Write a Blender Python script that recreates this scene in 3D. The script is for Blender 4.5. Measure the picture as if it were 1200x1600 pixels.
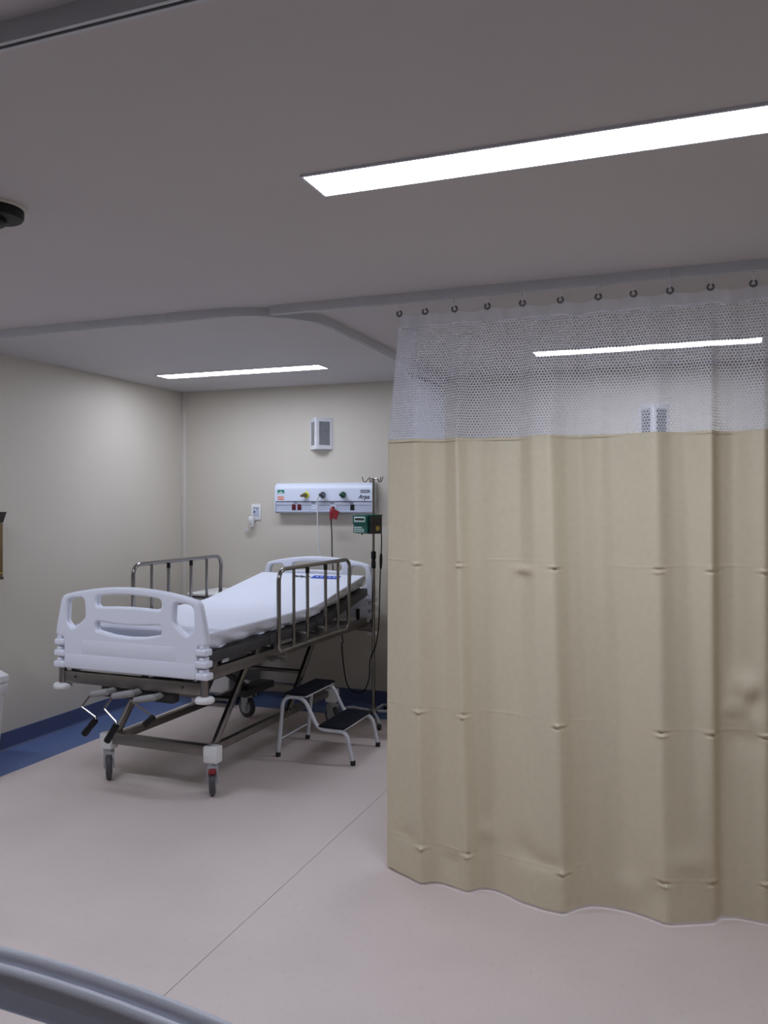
import bpy, bmesh, math, random
from mathutils import Vector, Matrix, noise

random.seed(7)
PI = math.pi
SC = bpy.context.scene
C = SC.collection
for o in list(bpy.data.objects):
    bpy.data.objects.remove(o)

# ------------------------------------------------------------------ camera, world, exposure
cam_d = bpy.data.cameras.new('camera')
cam_d.sensor_fit = 'VERTICAL'
cam_d.sensor_height = 32.0
cam_d.lens = 1296.0 / 1600.0 * 32.0
cam_d.clip_start = 0.02
cam_d.shift_y = -13.0 / 1600.0
cam = bpy.data.objects.new('camera', cam_d)
C.objects.link(cam)
cam.location = (0.0, 0.0, 1.55)
cam.rotation_euler = (PI / 2, 0.0, math.radians(20.7))
SC.camera = cam

w = bpy.data.worlds.new('room_world')
SC.world = w
w.use_nodes = True
w.node_tree.nodes['Background'].inputs[0].default_value = (0.5, 0.52, 0.56, 1)
w.node_tree.nodes['Background'].inputs[1].default_value = 0.0

vs = SC.view_settings
vs.view_transform = 'Standard'
vs.look = 'None'
vs.gamma = 1.0
vs.use_curve_mapping = False
vs.exposure = 0.0
LAMP_AISLE, LAMP_BAY = 37.0, 26.0   # radiance of the diffusers over the aisle and over the bed bays

# ------------------------------------------------------------------ materials
MATS = {}


def pm(name, rgb, rough=0.5, metal=0.0, nscale=20.0, namt=0.04, bump=0.0, bscale=None, spec=0.5, trans=0.0, coat=0.0):
    m = bpy.data.materials.new(name)
    m.use_nodes = True
    nt = m.node_tree
    b = nt.nodes['Principled BSDF']
    b.inputs['Roughness'].default_value = rough
    b.inputs['Metallic'].default_value = metal
    b.inputs['Specular IOR Level'].default_value = spec
    b.inputs['Transmission Weight'].default_value = trans
    b.inputs['Coat Weight'].default_value = coat
    tc = nt.nodes.new('ShaderNodeTexCoord')
    n = nt.nodes.new('ShaderNodeTexNoise')
    n.inputs['Scale'].default_value = nscale
    n.inputs['Detail'].default_value = 4.0
    nt.links.new(tc.outputs['Object'], n.inputs['Vector'])
    r = nt.nodes.new('ShaderNodeValToRGB')
    r.color_ramp.elements[0].position = 0.3
    r.color_ramp.elements[1].position = 0.7
    lo = [max(0, c * (1 - namt)) for c in rgb]
    hi = [min(1, c * (1 + namt)) for c in rgb]
    r.color_ramp.elements[0].color = (*lo, 1)
    r.color_ramp.elements[1].color = (*hi, 1)
    nt.links.new(n.outputs['Fac'], r.inputs['Fac'])
    nt.links.new(r.outputs['Color'], b.inputs['Base Color'])
    if bump > 0:
        n2 = nt.nodes.new('ShaderNodeTexNoise')
        n2.inputs['Scale'].default_value = bscale or nscale * 4
        n2.inputs['Detail'].default_value = 3.0
        nt.links.new(tc.outputs['Object'], n2.inputs['Vector'])
        bp = nt.nodes.new('ShaderNodeBump')
        bp.inputs['Strength'].default_value = bump
        bp.inputs['Distance'].default_value = 0.002
        nt.links.new(n2.outputs['Fac'], bp.inputs['Height'])
        nt.links.new(bp.outputs['Normal'], b.inputs['Normal'])
    MATS[name] = m
    return m


def emit(name, rgb, s):
    m = bpy.data.materials.new(name)
    m.use_nodes = True
    nt = m.node_tree
    nt.nodes.remove(nt.nodes['Principled BSDF'])
    e = nt.nodes.new('ShaderNodeEmission')
    e.inputs[0].default_value = (*rgb, 1)
    e.inputs[1].default_value = s
    nt.links.new(e.outputs[0], nt.nodes['Material Output'].inputs[0])
    MATS[name] = m
    return m


def floor_mat(name, rgb, rgb2):
    m = pm(name, rgb, 0.42, 0, 3.0, 0.03, 0.05, 60, 0.4)
    nt = m.node_tree
    b = nt.nodes['Principled BSDF']
    ramp = [n for n in nt.nodes if n.type == 'VALTORGB'][0]
    tc = [n for n in nt.nodes if n.type == 'TEX_COORD'][0]
    v = nt.nodes.new('ShaderNodeTexNoise')
    v.inputs['Scale'].default_value = 55.0
    v.inputs['Detail'].default_value = 5.0
    v.inputs['Roughness'].default_value = 0.7
    mp = nt.nodes.new('ShaderNodeMapping')
    mp.inputs['Scale'].default_value = (1.0, 0.35, 1.0)
    nt.links.new(tc.outputs['Object'], mp.inputs[0])
    nt.links.new(mp.outputs[0], v.inputs['Vector'])
    r2 = nt.nodes.new('ShaderNodeValToRGB')
    r2.color_ramp.elements[0].position = 0.55
    r2.color_ramp.elements[1].position = 0.75
    mx = nt.nodes.new('ShaderNodeMix')
    mx.data_type = 'RGBA'
    nt.links.new(v.outputs['Fac'], r2.inputs[0])
    nt.links.new(r2.outputs[0], mx.inputs['Factor'])
    nt.links.new(ramp.outputs[0], mx.inputs['A'])
    mx.inputs['B'].default_value = (*rgb2, 1)
    nt.links.new(mx.outputs['Result'], b.inputs['Base Color'])
    return m


floor_mat('vinyl', (0.70, 0.605, 0.57), (0.64, 0.545, 0.51))
floor_mat('blue_vinyl', (0.115, 0.17, 0.36), (0.095, 0.145, 0.31))
pm('weld', (0.26, 0.215, 0.19), 0.6)
pm('blue_base', (0.078, 0.10, 0.205), 0.4, 0, 6, 0.05)
pm('wall_paint', (0.63, 0.585, 0.505), 0.55, 0, 1.5, 0.02, 0.12, 140)
pm('ceiling_paint', (0.58, 0.555, 0.56), 0.8, 0, 1.5, 0.015, 0.05, 120)
pm('trim_white', (0.67, 0.635, 0.57), 0.5, 0, 4, 0.02)
pm('track_white', (0.60, 0.62, 0.66), 0.35, 0, 8, 0.02)
pm('track_dark', (0.06, 0.06, 0.065), 0.6)
pm('lamp_frame', (0.72, 0.72, 0.78), 0.4)
emit('aisle_diffuser', (0.82, 0.88, 1.03), LAMP_AISLE)
emit('bay_diffuser', (0.82, 0.88, 1.03), LAMP_BAY)
pm('bed_plastic', (0.80, 0.825, 0.92), 0.34, 0, 3, 0.012, 0.03, 200, 0.5)
pm('bed_plastic_dark', (0.40, 0.43, 0.50), 0.5)
pm('steel', (0.30, 0.288, 0.278), 0.22, 1.0, 14, 0.06)
pm('steel_dull', (0.235, 0.222, 0.205), 0.36, 1.0, 12, 0.08)
pm('deck_grey', (0.055, 0.053, 0.055), 0.5, 0.2, 12, 0.08)
pm('white_plastic', (0.80, 0.80, 0.80), 0.4, 0, 10, 0.02)
pm('grey_plastic', (0.42, 0.43, 0.45), 0.45, 0, 10, 0.05)
pm('crank_grey', (0.30, 0.30, 0.30), 0.45, 0, 10, 0.05)
pm('rubber', (0.018, 0.018, 0.02), 0.55, 0, 30, 0.2)
pm('wheel_grey', (0.07, 0.07, 0.078), 0.5, 0, 30, 0.1)
pm('black_plastic', (0.010, 0.010, 0.011), 0.45, 0, 20, 0.2, spec=0.25)
pm('red_plastic', (0.24, 0.012, 0.02), 0.4, 0, 10, 0.05)
pm('sheet', (0.80, 0.83, 0.93), 0.85, 0, 6, 0.012, 0.10, 320, 0.2)
pm('mattress_cover', (0.10, 0.10, 0.12), 0.6, 0, 12, 0.06)
pm('print_blue', (0.03, 0.10, 0.55), 0.8)
pm('print_black', (0.02, 0.025, 0.06), 0.8)
pm('print_white', (0.85, 0.87, 0.9), 0.7)
pm('tread', (0.010, 0.011, 0.020), 0.75, 0, 60, 0.3, 0.3, 300, 0.2)
pm('stool_white', (0.66, 0.69, 0.75), 0.3, 0, 20, 0.03)
pm('curtain_beige', (0.68, 0.60, 0.435), 0.5, 0, 40, 0.025, 0.10, 500, 0.35)
sheer = pm('curtain_band', (0.74, 0.74, 0.80), 0.8, 0, 30, 0.03)
sheer.node_tree.nodes['Principled BSDF'].inputs['Alpha'].default_value = 0.5
pm('net_white', (0.74, 0.74, 0.80), 0.8, 0, 30, 0.03)
pm('ring_metal', (0.13, 0.13, 0.14), 0.35, 0.8, 20, 0.1)
pm('hook_plastic', (0.75, 0.76, 0.80), 0.5)
pm('panel_white', (0.72, 0.77, 0.90), 0.35, 0, 6, 0.012)
pm('panel_grey', (0.50, 0.54, 0.66), 0.4, 0, 6, 0.012)
pm('panel_line', (0.10, 0.11, 0.15), 0.6)
pm('label_green', (0.0, 0.22, 0.15), 0.5)
pm('label_orange', (0.75, 0.16, 0.05), 0.5)
pm('switch_red', (0.10, 0.008, 0.018), 0.3)
pm('gas_yellow', (0.80, 0.72, 0.02), 0.4)
pm('gas_grey', (0.10, 0.10, 0.12), 0.35, 0.4)
pm('gas_green', (0.005, 0.07, 0.035), 0.35, 0.1)
pm('brass', (0.25, 0.20, 0.11), 0.35, 0.9)
pm('sconce_white', (0.80, 0.80, 0.84), 0.45)
pm('sconce_glass', (0.22, 0.23, 0.25), 0.28, 0, 10, 0.2)
pm('pump_green', (0.0, 0.085, 0.065), 0.35)
pm('pump_dark', (0.03, 0.03, 0.035), 0.45)
pm('lcd', (0.01, 0.02, 0.015), 0.2)
pm('lcd_frame', (0.62, 0.70, 0.70), 0.4)
pm('key_pale', (0.50, 0.66, 0.64), 0.5)
pm('sticker_yellow', (0.45, 0.36, 0.07), 0.6)
pm('cabinet_white', (0.78, 0.78, 0.77), 0.4, 0, 5, 0.015)
pm('cabinet_grey', (0.30, 0.30, 0.31), 0.45, 0, 5, 0.03)
pm('bin_white', (0.72, 0.72, 0.73), 0.4, 0, 6, 0.02)
pm('box_brown', (0.17, 0.105, 0.028), 0.55, 0, 12, 0.12)
pm('box_dark', (0.03, 0.022, 0.014), 0.5)
pm('clear_tube', (0.74, 0.75, 0.76), 0.25, 0, 12, 0.03)


# ------------------------------------------------------------------ helpers
def obj(name, bm, mat, parent=None, smooth=35):
    if isinstance(bm, bpy.types.Mesh):
        me = bm
    else:
        bmesh.ops.recalc_face_normals(bm, faces=bm.faces)
        me = bpy.data.meshes.new(name)
        bm.to_mesh(me)
        bm.free()
    if mat and not me.materials:
        me.materials.append(MATS[mat])
    if smooth:
        me.shade_smooth()
        me.set_sharp_from_angle(angle=math.radians(smooth))
    o = bpy.data.objects.new(name, me)
    C.objects.link(o)
    o.parent = parent
    return o


def tag(o, label=None, cat=None, group=None, kind=None):
    if label: o['label'] = label
    if cat: o['category'] = cat
    if group: o['group'] = group
    if kind: o['kind'] = kind
    return o


def thing(name, label, cat, loc=(0, 0, 0), rz=0.0, group=None):
    o = bpy.data.objects.new(name, None)
    o.empty_display_size = 0.05
    C.objects.link(o)
    o.location = loc
    o.rotation_euler = (0, 0, rz)
    return tag(o, label, cat, group)


def copy_tree(o, parent=None):
    c = o.copy()
    C.objects.link(c)
    c.parent = parent
    for ch in list(o.children):
        copy_tree(ch, c)
    return c


def new():
    return bmesh.new()


def box(bm, x0, x1, y0, y1, z0, z1, bev=0.0, seg=2, M=None):
    vs_ = []
    for x in (x0, x1):
        for y in (y0, y1):
            for z in (z0, z1):
                v = Vector((x, y, z))
                if M: v = M @ v
                vs_.append(bm.verts.new(v))
    f = []
    for idx in ((0, 1, 3, 2), (4, 6, 7, 5), (0, 4, 5, 1), (2, 3, 7, 6), (0, 2, 6, 4), (1, 5, 7, 3)):
        f.append(bm.faces.new([vs_[i] for i in idx]))
    if bev > 0:
        ed = list({e for q in f for e in q.edges})
        bmesh.ops.bevel(bm, geom=ed, offset=bev, segments=seg, affect='EDGES', profile=0.5)
    return bm


def fillet(pts, rad, n=5, closed=False):
    """round the corners of a polyline (any dimension)"""
    pts = [Vector(p) for p in pts]
    N = len(pts)
    rads = rad if isinstance(rad, (list, tuple)) else [rad] * N
    out = []
    for i, p in enumerate(pts):
        if not closed and i in (0, N - 1):
            out.append(p)
            continue
        a = pts[(i - 1) % N] - p
        b = pts[(i + 1) % N] - p
        la, lb = a.length, b.length
        a.normalize(); b.normalize()
        ang = a.angle(b)
        if ang > PI - 0.03 or rads[i] <= 0:
            out.append(p)
            continue
        d = min(rads[i] / math.tan(ang / 2), la * 0.49, lb * 0.49)
        p0, p1 = p + a * d, p + b * d
        for k in range(n + 1):
            t = k / n
            out.append(p0 * (1 - t) ** 2 + p * 2 * t * (1 - t) + p1 * t * t)
    return out


def tube(bm, pts, r, seg=10, closed=False):
    pts = [Vector(p) for p in pts]
    N = len(pts)
    rings = []
    nrm = None
    for i, p in enumerate(pts):
        if closed:
            t = (pts[(i + 1) % N] - pts[i - 1]).normalized()
        else:
            t = (pts[min(i + 1, N - 1)] - pts[max(i - 1, 0)]).normalized()
        if nrm is None:
            ref = Vector((0, 0, 1)) if abs(t.z) < 0.9 else Vector((1, 0, 0))
            nrm = t.cross(ref).normalized()
        else:
            nrm = (nrm - t * nrm.dot(t)).normalized()
        bi = t.cross(nrm)
        rr = r[i] if isinstance(r, (list, tuple)) else r
        rings.append([bm.verts.new(p + (nrm * math.cos(2 * PI * k / seg) + bi * math.sin(2 * PI * k / seg)) * rr)
                      for k in range(seg)])
    rng = range(N) if closed else range(N - 1)
    for i in rng:
        a, b = rings[i], rings[(i + 1) % N]
        for k in range(seg):
            bm.faces.new((a[k], a[(k + 1) % seg], b[(k + 1) % seg], b[k]))
    if not closed:
        bm.faces.new(rings[0][::-1])
        bm.faces.new(rings[-1])
    return bm


def cyl(bm, p0, p1, r, seg=16, r1=None):
    return tube(bm, [p0, p1], [r, r if r1 is None else r1], seg)


def lathe(bm, prof, cx=0, cy=0, seg=28, axis='z', cz=0):
    """profile of (radius, height)"""
    rings = []
    for r, h in prof:
        ring = []
        for k in range(seg):
            a = 2 * PI * k / seg
            c, s = r * math.cos(a), r * math.sin(a)
            if axis == 'z': v = (cx + c, cy + s, cz + h)
            elif axis == 'y': v = (cx + c, cy + h, cz + s)
            else: v = (cx + h, cy + c, cz + s)
            ring.append(bm.verts.new(v))
        rings.append(ring)
    for a, b in zip(rings, rings[1:]):
        for k in range(seg):
            bm.faces.new((a[k], a[(k + 1) % seg], b[(k + 1) % seg], b[k]))
    bm.faces.new(rings[0][::-1])
    bm.faces.new(rings[-1])
    return bm


def extrude_x(bm, prof, x0, x1):
    """profile of (y, z) swept along x"""
    a = [bm.verts.new((x0, y, z)) for y, z in prof]
    b = [bm.verts.new((x1, y, z)) for y, z in prof]
    n = len(prof)
    for i in range(n):
        bm.faces.new((a[i], a[(i + 1) % n], b[(i + 1) % n], b[i]))
    bm.faces.new(a[::-1])
    bm.faces.new(b)
    return bm


def sweep_track(bm, path, prof):
    """path of (x, y), profile of (side, z) closed"""
    path = [Vector(p) for p in path]
    N = len(path)
    rings = []
    for i, p in enumerate(path):
        t = (path[min(i + 1, N - 1)] - path[max(i - 1, 0)]).normalized()
        nx, ny = t.y, -t.x
        rings.append([bm.verts.new((p.x + nx * s, p.y + ny * s, z)) for s, z in prof])
    n = len(prof)
    for a, b in zip(rings, rings[1:]):
        for i in range(n):
            bm.faces.new((a[i], a[(i + 1) % n], b[(i + 1) % n], b[i]))
    bm.faces.new(rings[0][::-1])
    bm.faces.new(rings[-1])
    return bm


def struct(name, bm, mat, parent=None, smooth=35):
    o = obj(name, bm, mat, parent, smooth)
    if parent is None: o['kind'] = 'structure'
    return o


def slab_mesh(name, loops, y0, y1, bev):
    """outline with holes in the x-z plane, given a thickness y0..y1 and rounded edges"""
    cu = bpy.data.curves.new(name, 'CURVE')
    cu.dimensions = '2D'
    cu.fill_mode = 'BOTH'
    th = abs(y1 - y0) / 2
    cu.extrude = th - bev
    cu.bevel_depth = bev
    cu.bevel_resolution = 3
    cu.offset = -bev
    for lp in loops:
        sp = cu.splines.new('POLY')
        sp.points.add(len(lp) - 1)
        for i, p in enumerate(lp):
            sp.points[i].co = (p[0], p[1], 0, 1)
        sp.use_cyclic_u = True
    o = bpy.data.objects.new(name, cu)
    C.objects.link(o)
    dg = bpy.context.evaluated_depsgraph_get()
    me = bpy.data.meshes.new_from_object(o.evaluated_get(dg))
    bpy.data.objects.remove(o)
    bpy.data.curves.remove(cu)
    ym = (y0 + y1) / 2
    for v in me.vertices:
        x, z, d = v.co
        v.co = (x, ym + d, z)
    return me


def text_mesh(body, size, shear=0.0, ext=0.0004):
    cu = bpy.data.curves.new('lettering', 'FONT')
    cu.body = body
    cu.size = size
    cu.shear = shear
    cu.extrude = ext
    cu.align_x = 'CENTER'
    cu.align_y = 'CENTER'
    cu.resolution_u = 3
    cu.offset = size * .012
    o = bpy.data.objects.new('lettering', cu)
    C.objects.link(o)
    dg = bpy.context.evaluated_depsgraph_get()
    me = bpy.data.meshes.new_from_object(o.evaluated_get(dg))
    bpy.data.objects.remove(o)
    bpy.data.curves.remove(cu)
    return me


def text_on_wall(body, size, x, y, z, mat, parent, shear=0.0, name='lettering'):
    me = text_mesh(body, size, shear)
    for v in me.vertices:
        a, b, c = v.co
        v.co = (x + a, y - c, z + b)
    return obj(name, me, mat, parent, 0)


# ------------------------------------------------------------------ room shell
XL, XR, YB, YF, H = -4.08, 1.45, 5.96, -3.3, 2.49
bm = new(); box(bm, XL - .12, XR + .12, YF - .12, YB + .12, -.12, -.003)
fl = struct('floor', bm, 'weld', None, 0)
SX, SY = -3.70, 5.58                       # edge of the blue border
for a, b in ((SX, -1.5735), (-1.5705, .43), (.433, XR)):
    bm = new(); box(bm, a, b, YF, SY, -.003, 0)
    obj('vinyl_sheet', bm, 'vinyl', fl, 0)
bm = new(); box(bm, -1.5735, -1.5705, YF, SY, -.003, -.0006)
obj('weld_seam', bm, 'weld', fl, 0)
bm = new()
lp = [(XL, YF), (SX, YF), (SX, SY), (XR, SY), (XR, YB), (XL, YB)]
lo = [bm.verts.new((x, y, -.003)) for x, y in lp]
hi = [bm.verts.new((x, y, 0.0)) for x, y in lp]
bm.faces.new(hi); bm.faces.new(lo[::-1])
for i in range(6): bm.faces.new((lo[i], lo[(i + 1) % 6], hi[(i + 1) % 6], hi[i]))
obj('vinyl_border', bm, 'blue_vinyl', fl, 0)

bm = new(); box(bm, XL - .12, XR + .12, YF - .12, YB + .12, H, H + .12)
struct('ceiling', bm, 'ceiling_paint', None, 0)
bm = new(); box(bm, XL - .12, XL, YF - .12, YB + .12, -.12, H); struct('wall_left', bm, 'wall_paint', None, 0)
bm = new(); box(bm, XL, XR, YB, YB + .12, -.12, H); struct('wall_back', bm, 'wall_paint', None, 0)
bm = new(); box(bm, XR, XR + .12, YF - .12, YB + .12, -.12, H); struct('wall_right', bm, 'wall_paint', None, 0)
bm = new(); box(bm, XL, XR, YF - .12, YF, -.12, H); struct('wall_front', bm, 'wall_paint', None, 0)
# coved vinyl skirting
prof = [(0, 0), (.018, 0), (.010, .004), (.005, .012), (.004, .022), (.004, .108), (.002, .110), (0, .110)]
bm = new()
a = [bm.verts.new((XL + d, YF, z)) for d, z in prof]
b = [bm.verts.new((XL + d, YB, z)) for d, z in prof]
for i in range(len(prof)):
    j = (i + 1) % len(prof); bm.faces.new((a[i], a[j], b[j], b[i]))
bm.faces.new(a[::-1]); bm.faces.new(b)
struct('baseboard_left', bm, 'blue_base')
bm = new(); extrude_x(bm, [(YB - d, z) for d, z in prof], XL + .004, XR)
struct('baseboard_back', bm, 'blue_base')
# pale corner strip
bm = new(); box(bm, XL, XL + .045, YB - .012, YB, .11, H, .003)
struct('trim_1', bm, 'trim_white')

# ------------------------------------------------------------------ ceiling lights
def ceiling_light(x0, x1, yc, label, lit='bay_diffuser'):
    t = thing('ceiling_light', label, 'ceiling light', ((x0 + x1) / 2, yc, H), 0, 'recessed strip lights')
    L, W = (x1 - x0) / 2, .076
    bm = new()
    for args in ((-L - .008, L + .008, -W - .008, -W), (-L - .008, L + .008, W, W + .008),
                 (-L - .008, -L, -W, W), (L, L + .008, -W, W)):
        box(bm, *args, -.007, 0)
    obj('frame', bm, 'lamp_frame', t, 0)
    bm = new(); box(bm, -L, L, -W, W, -.005, 0)
    obj('diffuser', bm, lit, t, 0)
    return t


ceiling_light(-1.055, .245, 2.215, 'long recessed ceiling strip light in front of the beige curtain', 'aisle_diffuser')
ceiling_light(-3.690, -2.390, 5.150, 'lit ceiling strip light above the made-up hospital bed')
ceiling_light(-.950, .345, 5.190, 'lit ceiling strip light behind the curtain netting')
ceiling_light(-3.790, -2.490, 2.215, 'added out-of-view ceiling strip light over the aisle by the waste bin', 'aisle_diffuser')  # unseen extra lamp, added to brighten the footboard and aisle floor

# ------------------------------------------------------------------ curtain tracks
HW, TH, SL = .013, .042, .0045
TPROF = [(-HW, H), (-HW, H - TH), (-SL, H - TH), (-SL, H - TH + .003), (-HW + .003, H - TH + .003), (-HW + .003, H - .003),
         (HW - .003, H - .003), (HW - .003, H - TH + .003), (SL, H - TH + .003), (SL, H - TH), (HW, H - TH), (HW, H)]
IPROF = [(-HW + .003, H - .003), (-HW + .003, H - TH + .014), (HW - .003, H - TH + .014), (HW - .003, H - .003)]


def track(label, sections):
    t = thing('curtain_track', label, 'curtain track', (sections[0][0][0], sections[0][0][1], H))
    ox, oy, oz = t.location
    for s in sections:
        for nm, pf, mt in (('rail_section', TPROF, 'track_white'), ('runner_channel', IPROF, 'track_dark')):
            bm = new()
            sweep_track(bm, [(x - ox, y - oy) for x, y in s], [(a, z - oz) for a, z in pf])
            obj(nm, bm, mt, t, 30)
    return t


track('white ceiling curtain track carrying the beige curtain', [[(-1.90, 3.505), (-.1, 3.505)], [(-.098, 3.505), (XR, 3.505)]])
arc = [(-2.16 + .4 * math.sin(a), 3.87 - .4 * math.cos(a)) for a in [i * PI / 2 / 14 for i in range(15)]]
track('white ceiling curtain track that bends around a corner beside the bed',
      [[(XL, 3.47), (-2.60, 3.47)], [(-2.598, 3.47), (-2.452, 3.47)], [(-2.45, 3.47), (-2.16, 3.47)] + arc[1:] + [(-1.76, 4.08)],
       [(-1.76, 4.082), (-1.76, YB)]])
track('white ceiling curtain track nearest the bed across the aisle', [[(XL, 1.262), (-1.5, 1.262)], [(-1.498, 1.262), (XR, 1.262)]])

# ------------------------------------------------------------------ beige curtain with net top
ZH, ZB, ZN = 1.825, .012, 2.375          # fabric top, fabric bottom, net top
CTRL = [(-1.18, 3.50, -1.15, 3.40), (-1.25, 3.475, -1.21, 3.345), (-1.292, 3.450, -1.242, 3.302), (-1.140, 3.408, -1.049, 3.200),
        (-1.085, 3.452, -1.005, 3.238), (-1.03, 3.462, -.970, 3.240), (-.958, 3.408, -.850, 3.203), (-.925, 3.450, -.815, 3.250),
        (-.86, 3.468, -.765, 3.262), (-.785, 3.452, -.735, 3.248), (-.76, 3.462, -.70, 3.235), (-.70, 3.468, -.64, 3.20),
        (-.64, 3.42, -.55, 3.176), (-.560, 3.404, -.468, 3.172), (-.51, 3.452, -.430, 3.225), (-.45, 3.470, -.38, 3.266),
        (-.374, 3.442, -.305, 3.276), (-.33, 3.456, -.25, 3.272), (-.25, 3.446, -.18, 3.245), (-.150, 3.404, -.112, 3.215),
        (-.10, 3.444, -.06, 3.236), (-.04, 3.455, -.005, 3.262), (.052, 3.396, .060, 3.288), (.072, 3.450, .082, 3.335),
        (.13, 3.474, .135, 3.350), (.238, 3.425, .243, 3.345), (.26, 3.46, .270, 3.380),
        (.34, 3.475, .35, 3.40), (.44, 3.425, .45, 3.35), (.50, 3.468, .51, 3.405), (.60, 3.475, .60, 3.42), (.70, 3.43, .70, 3.36),
        (.76, 3.47, .76, 3.41), (.86, 3.475, .86, 3.42), (.96, 3.43, .96, 3.37), (1.1, 3.48, 1.1, 3.42), (1.2, 3.44, 1.2, 3.38),
        (1.34, 3.475, 1.34, 3.41)]
CTRL = [(a, 3.44 + (b - 3.44) * 1.35, c, 3.25 + (d - 3.25) * 1.1) for a, b, c, d in CTRL]
RIDGES = [3, 6, 13, 19, 22, 25]
CREASES = [1.305, .695, .155]
DENTS = [(.17, .86, -.030, .05, .05), (.20, .80, .022, .03, .04), (.14, .78, -.018, .05, .03), (-.03, .22, -.014, .06, .04),
         (-.63, .20, .014, .05, .05), (-.80, .23, -.012, .04, .03), (-.93, .10, .010, .04, .04), (-.665, 1.28, -.012, .035, .02),
         (-.665, 1.25, .010, .035, .015), (-.55, .17, .010, .08, .03), (-.24, .10, -.014, .05, .05), (-.14, .09, .012, .04, .05),
         (-1.12, .17, .008, .05, .03), (.17, .66, .014, .08, .05)]


def resample(ctrl, step):
    """dense points along the control polyline, rounded a little at each control point"""
    L = [0]
    for a, b in zip(ctrl, ctrl[1:]):
        L.append(L[-1] + math.hypot(b[2] - a[2], b[3] - a[3]))
    n = int(L[-1] / step)

    def at(s):
        s = min(max(s, 0), L[-1])
        for i in range(len(L) - 1):
            if s <= L[i + 1] or i == len(L) - 2:
                t = (s - L[i]) / (L[i + 1] - L[i] + 1e-9)
                return [ctrl[i][k] * (1 - t) + ctrl[i + 1][k] * t for k in range(4)]
    out = []
    for j in range(n + 1):
        s = L[-1] * j / n
        acc = [0] * 4
        for d, wt in ((-.016, .18), (-.006, .2), (0, .24), (.006, .2), (.016, .18)):
            q = at(s + d)
            for k in range(4): acc[k] += q[k] * wt
        out.append(acc)
    return out, L


def fabric_mesh(ctrl, ridges, dents, name, parent, step=.0075, seed=0):
    cols, L = resample(ctrl, step)
    zs = {round(ZH - (ZH - ZB) * i / 80, 4) for i in range(81)}
    for c in CREASES:
        for k in range(-12, 13): zs.add(round(c + k * .004, 4))
    zs = sorted(z for z in zs if ZB <= z <= ZH)
    bm = new()
    grid = []
    for z in zs:
        t = (ZH - z) / (ZH - ZB)
        row = []
        for j, q in enumerate(cols):
            x = q[0] + (q[2] - q[0]) * t
            y = q[1] + (q[3] - q[1]) * t
            y += .009 * noise.noise((x * 5 + seed, z * .9, 3.1)) + .003 * noise.noise((x * 16 + seed, z * 2.2, 7.7)) * t
            for c in CREASES:
                wv = c + .010 * noise.noise((x * 4 + seed, c * 9, 1.3)) + .02 * abs(noise.noise((x * 2.3, c * 5, seed)))
                g = math.exp(-((z - wv) / .0045) ** 2)
                y -= .0026 * g * max(0, .35 + noise.noise((x * 6, c * 3, 5.0 + seed)))
            row.append([x, y, z])
        grid.append(row)
    for ri in ridges:
        for c in CREASES:
            t = (ZH - c) / (ZH - ZB)
            q = ctrl[ri]
            rx = q[0] + (q[2] - q[0]) * t
            for zi, z in enumerate(zs):
                dz = (z - c + .012) / .011
                if abs(dz) > 3: continue
                gz = math.exp(-dz * dz)
                for p in grid[zi]:
                    dx = (p[0] - rx) / .020
                    if abs(dx) < 3:
                        p[1] += gz * math.exp(-dx * dx) * (.011 * math.cos(dz * 2.2 + rx * 9) + .004 * math.sin(p[0] * 240 + z * 130))
    for (dx_, dz_, am, sx, sz) in dents:
        for zi, z in enumerate(zs):
            e = ((z - dz_) / sz)
            if abs(e) > 2.6: continue
            for p in grid[zi]:
                d = (p[0] - dx_) / sx
                if abs(d) < 2.6: p[1] += am * math.exp(-d * d - e * e)
    gv = [[bm.verts.new(p) for p in row] for row in grid]
    for a, b in zip(gv, gv[1:]):
        for k in range(len(a) - 1):
            bm.faces.new((a[k], a[k + 1], b[k + 1], b[k]))
    f = obj(name, bm, 'curtain_beige', parent, 50)
    # narrow stitched hem along the top
    bm = new()
    for off in (-.0016,):
        lo = [bm.verts.new((q[0], q[1] + off, ZH - .006)) for q in cols]
        hi = [bm.verts.new((q[0], q[1] + off, ZH + .006)) for q in cols]
        lo2 = [bm.verts.new((q[0], q[1] - off, ZH - .006)) for q in cols]
        hi2 = [bm.verts.new((q[0], q[1] - off, ZH + .006)) for q in cols]
        for k in range(len(cols) - 1):
            bm.faces.new((lo[k], lo[k + 1], hi[k + 1], hi[k]))
            bm.faces.new((hi[k], hi[k + 1], hi2[k + 1], hi2[k]))
            bm.faces.new((hi2[k], hi2[k + 1], lo2[k + 1], lo2[k]))
    obj('stitched_hem', bm, 'curtain_beige', f, 40)
    return f, cols


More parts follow.
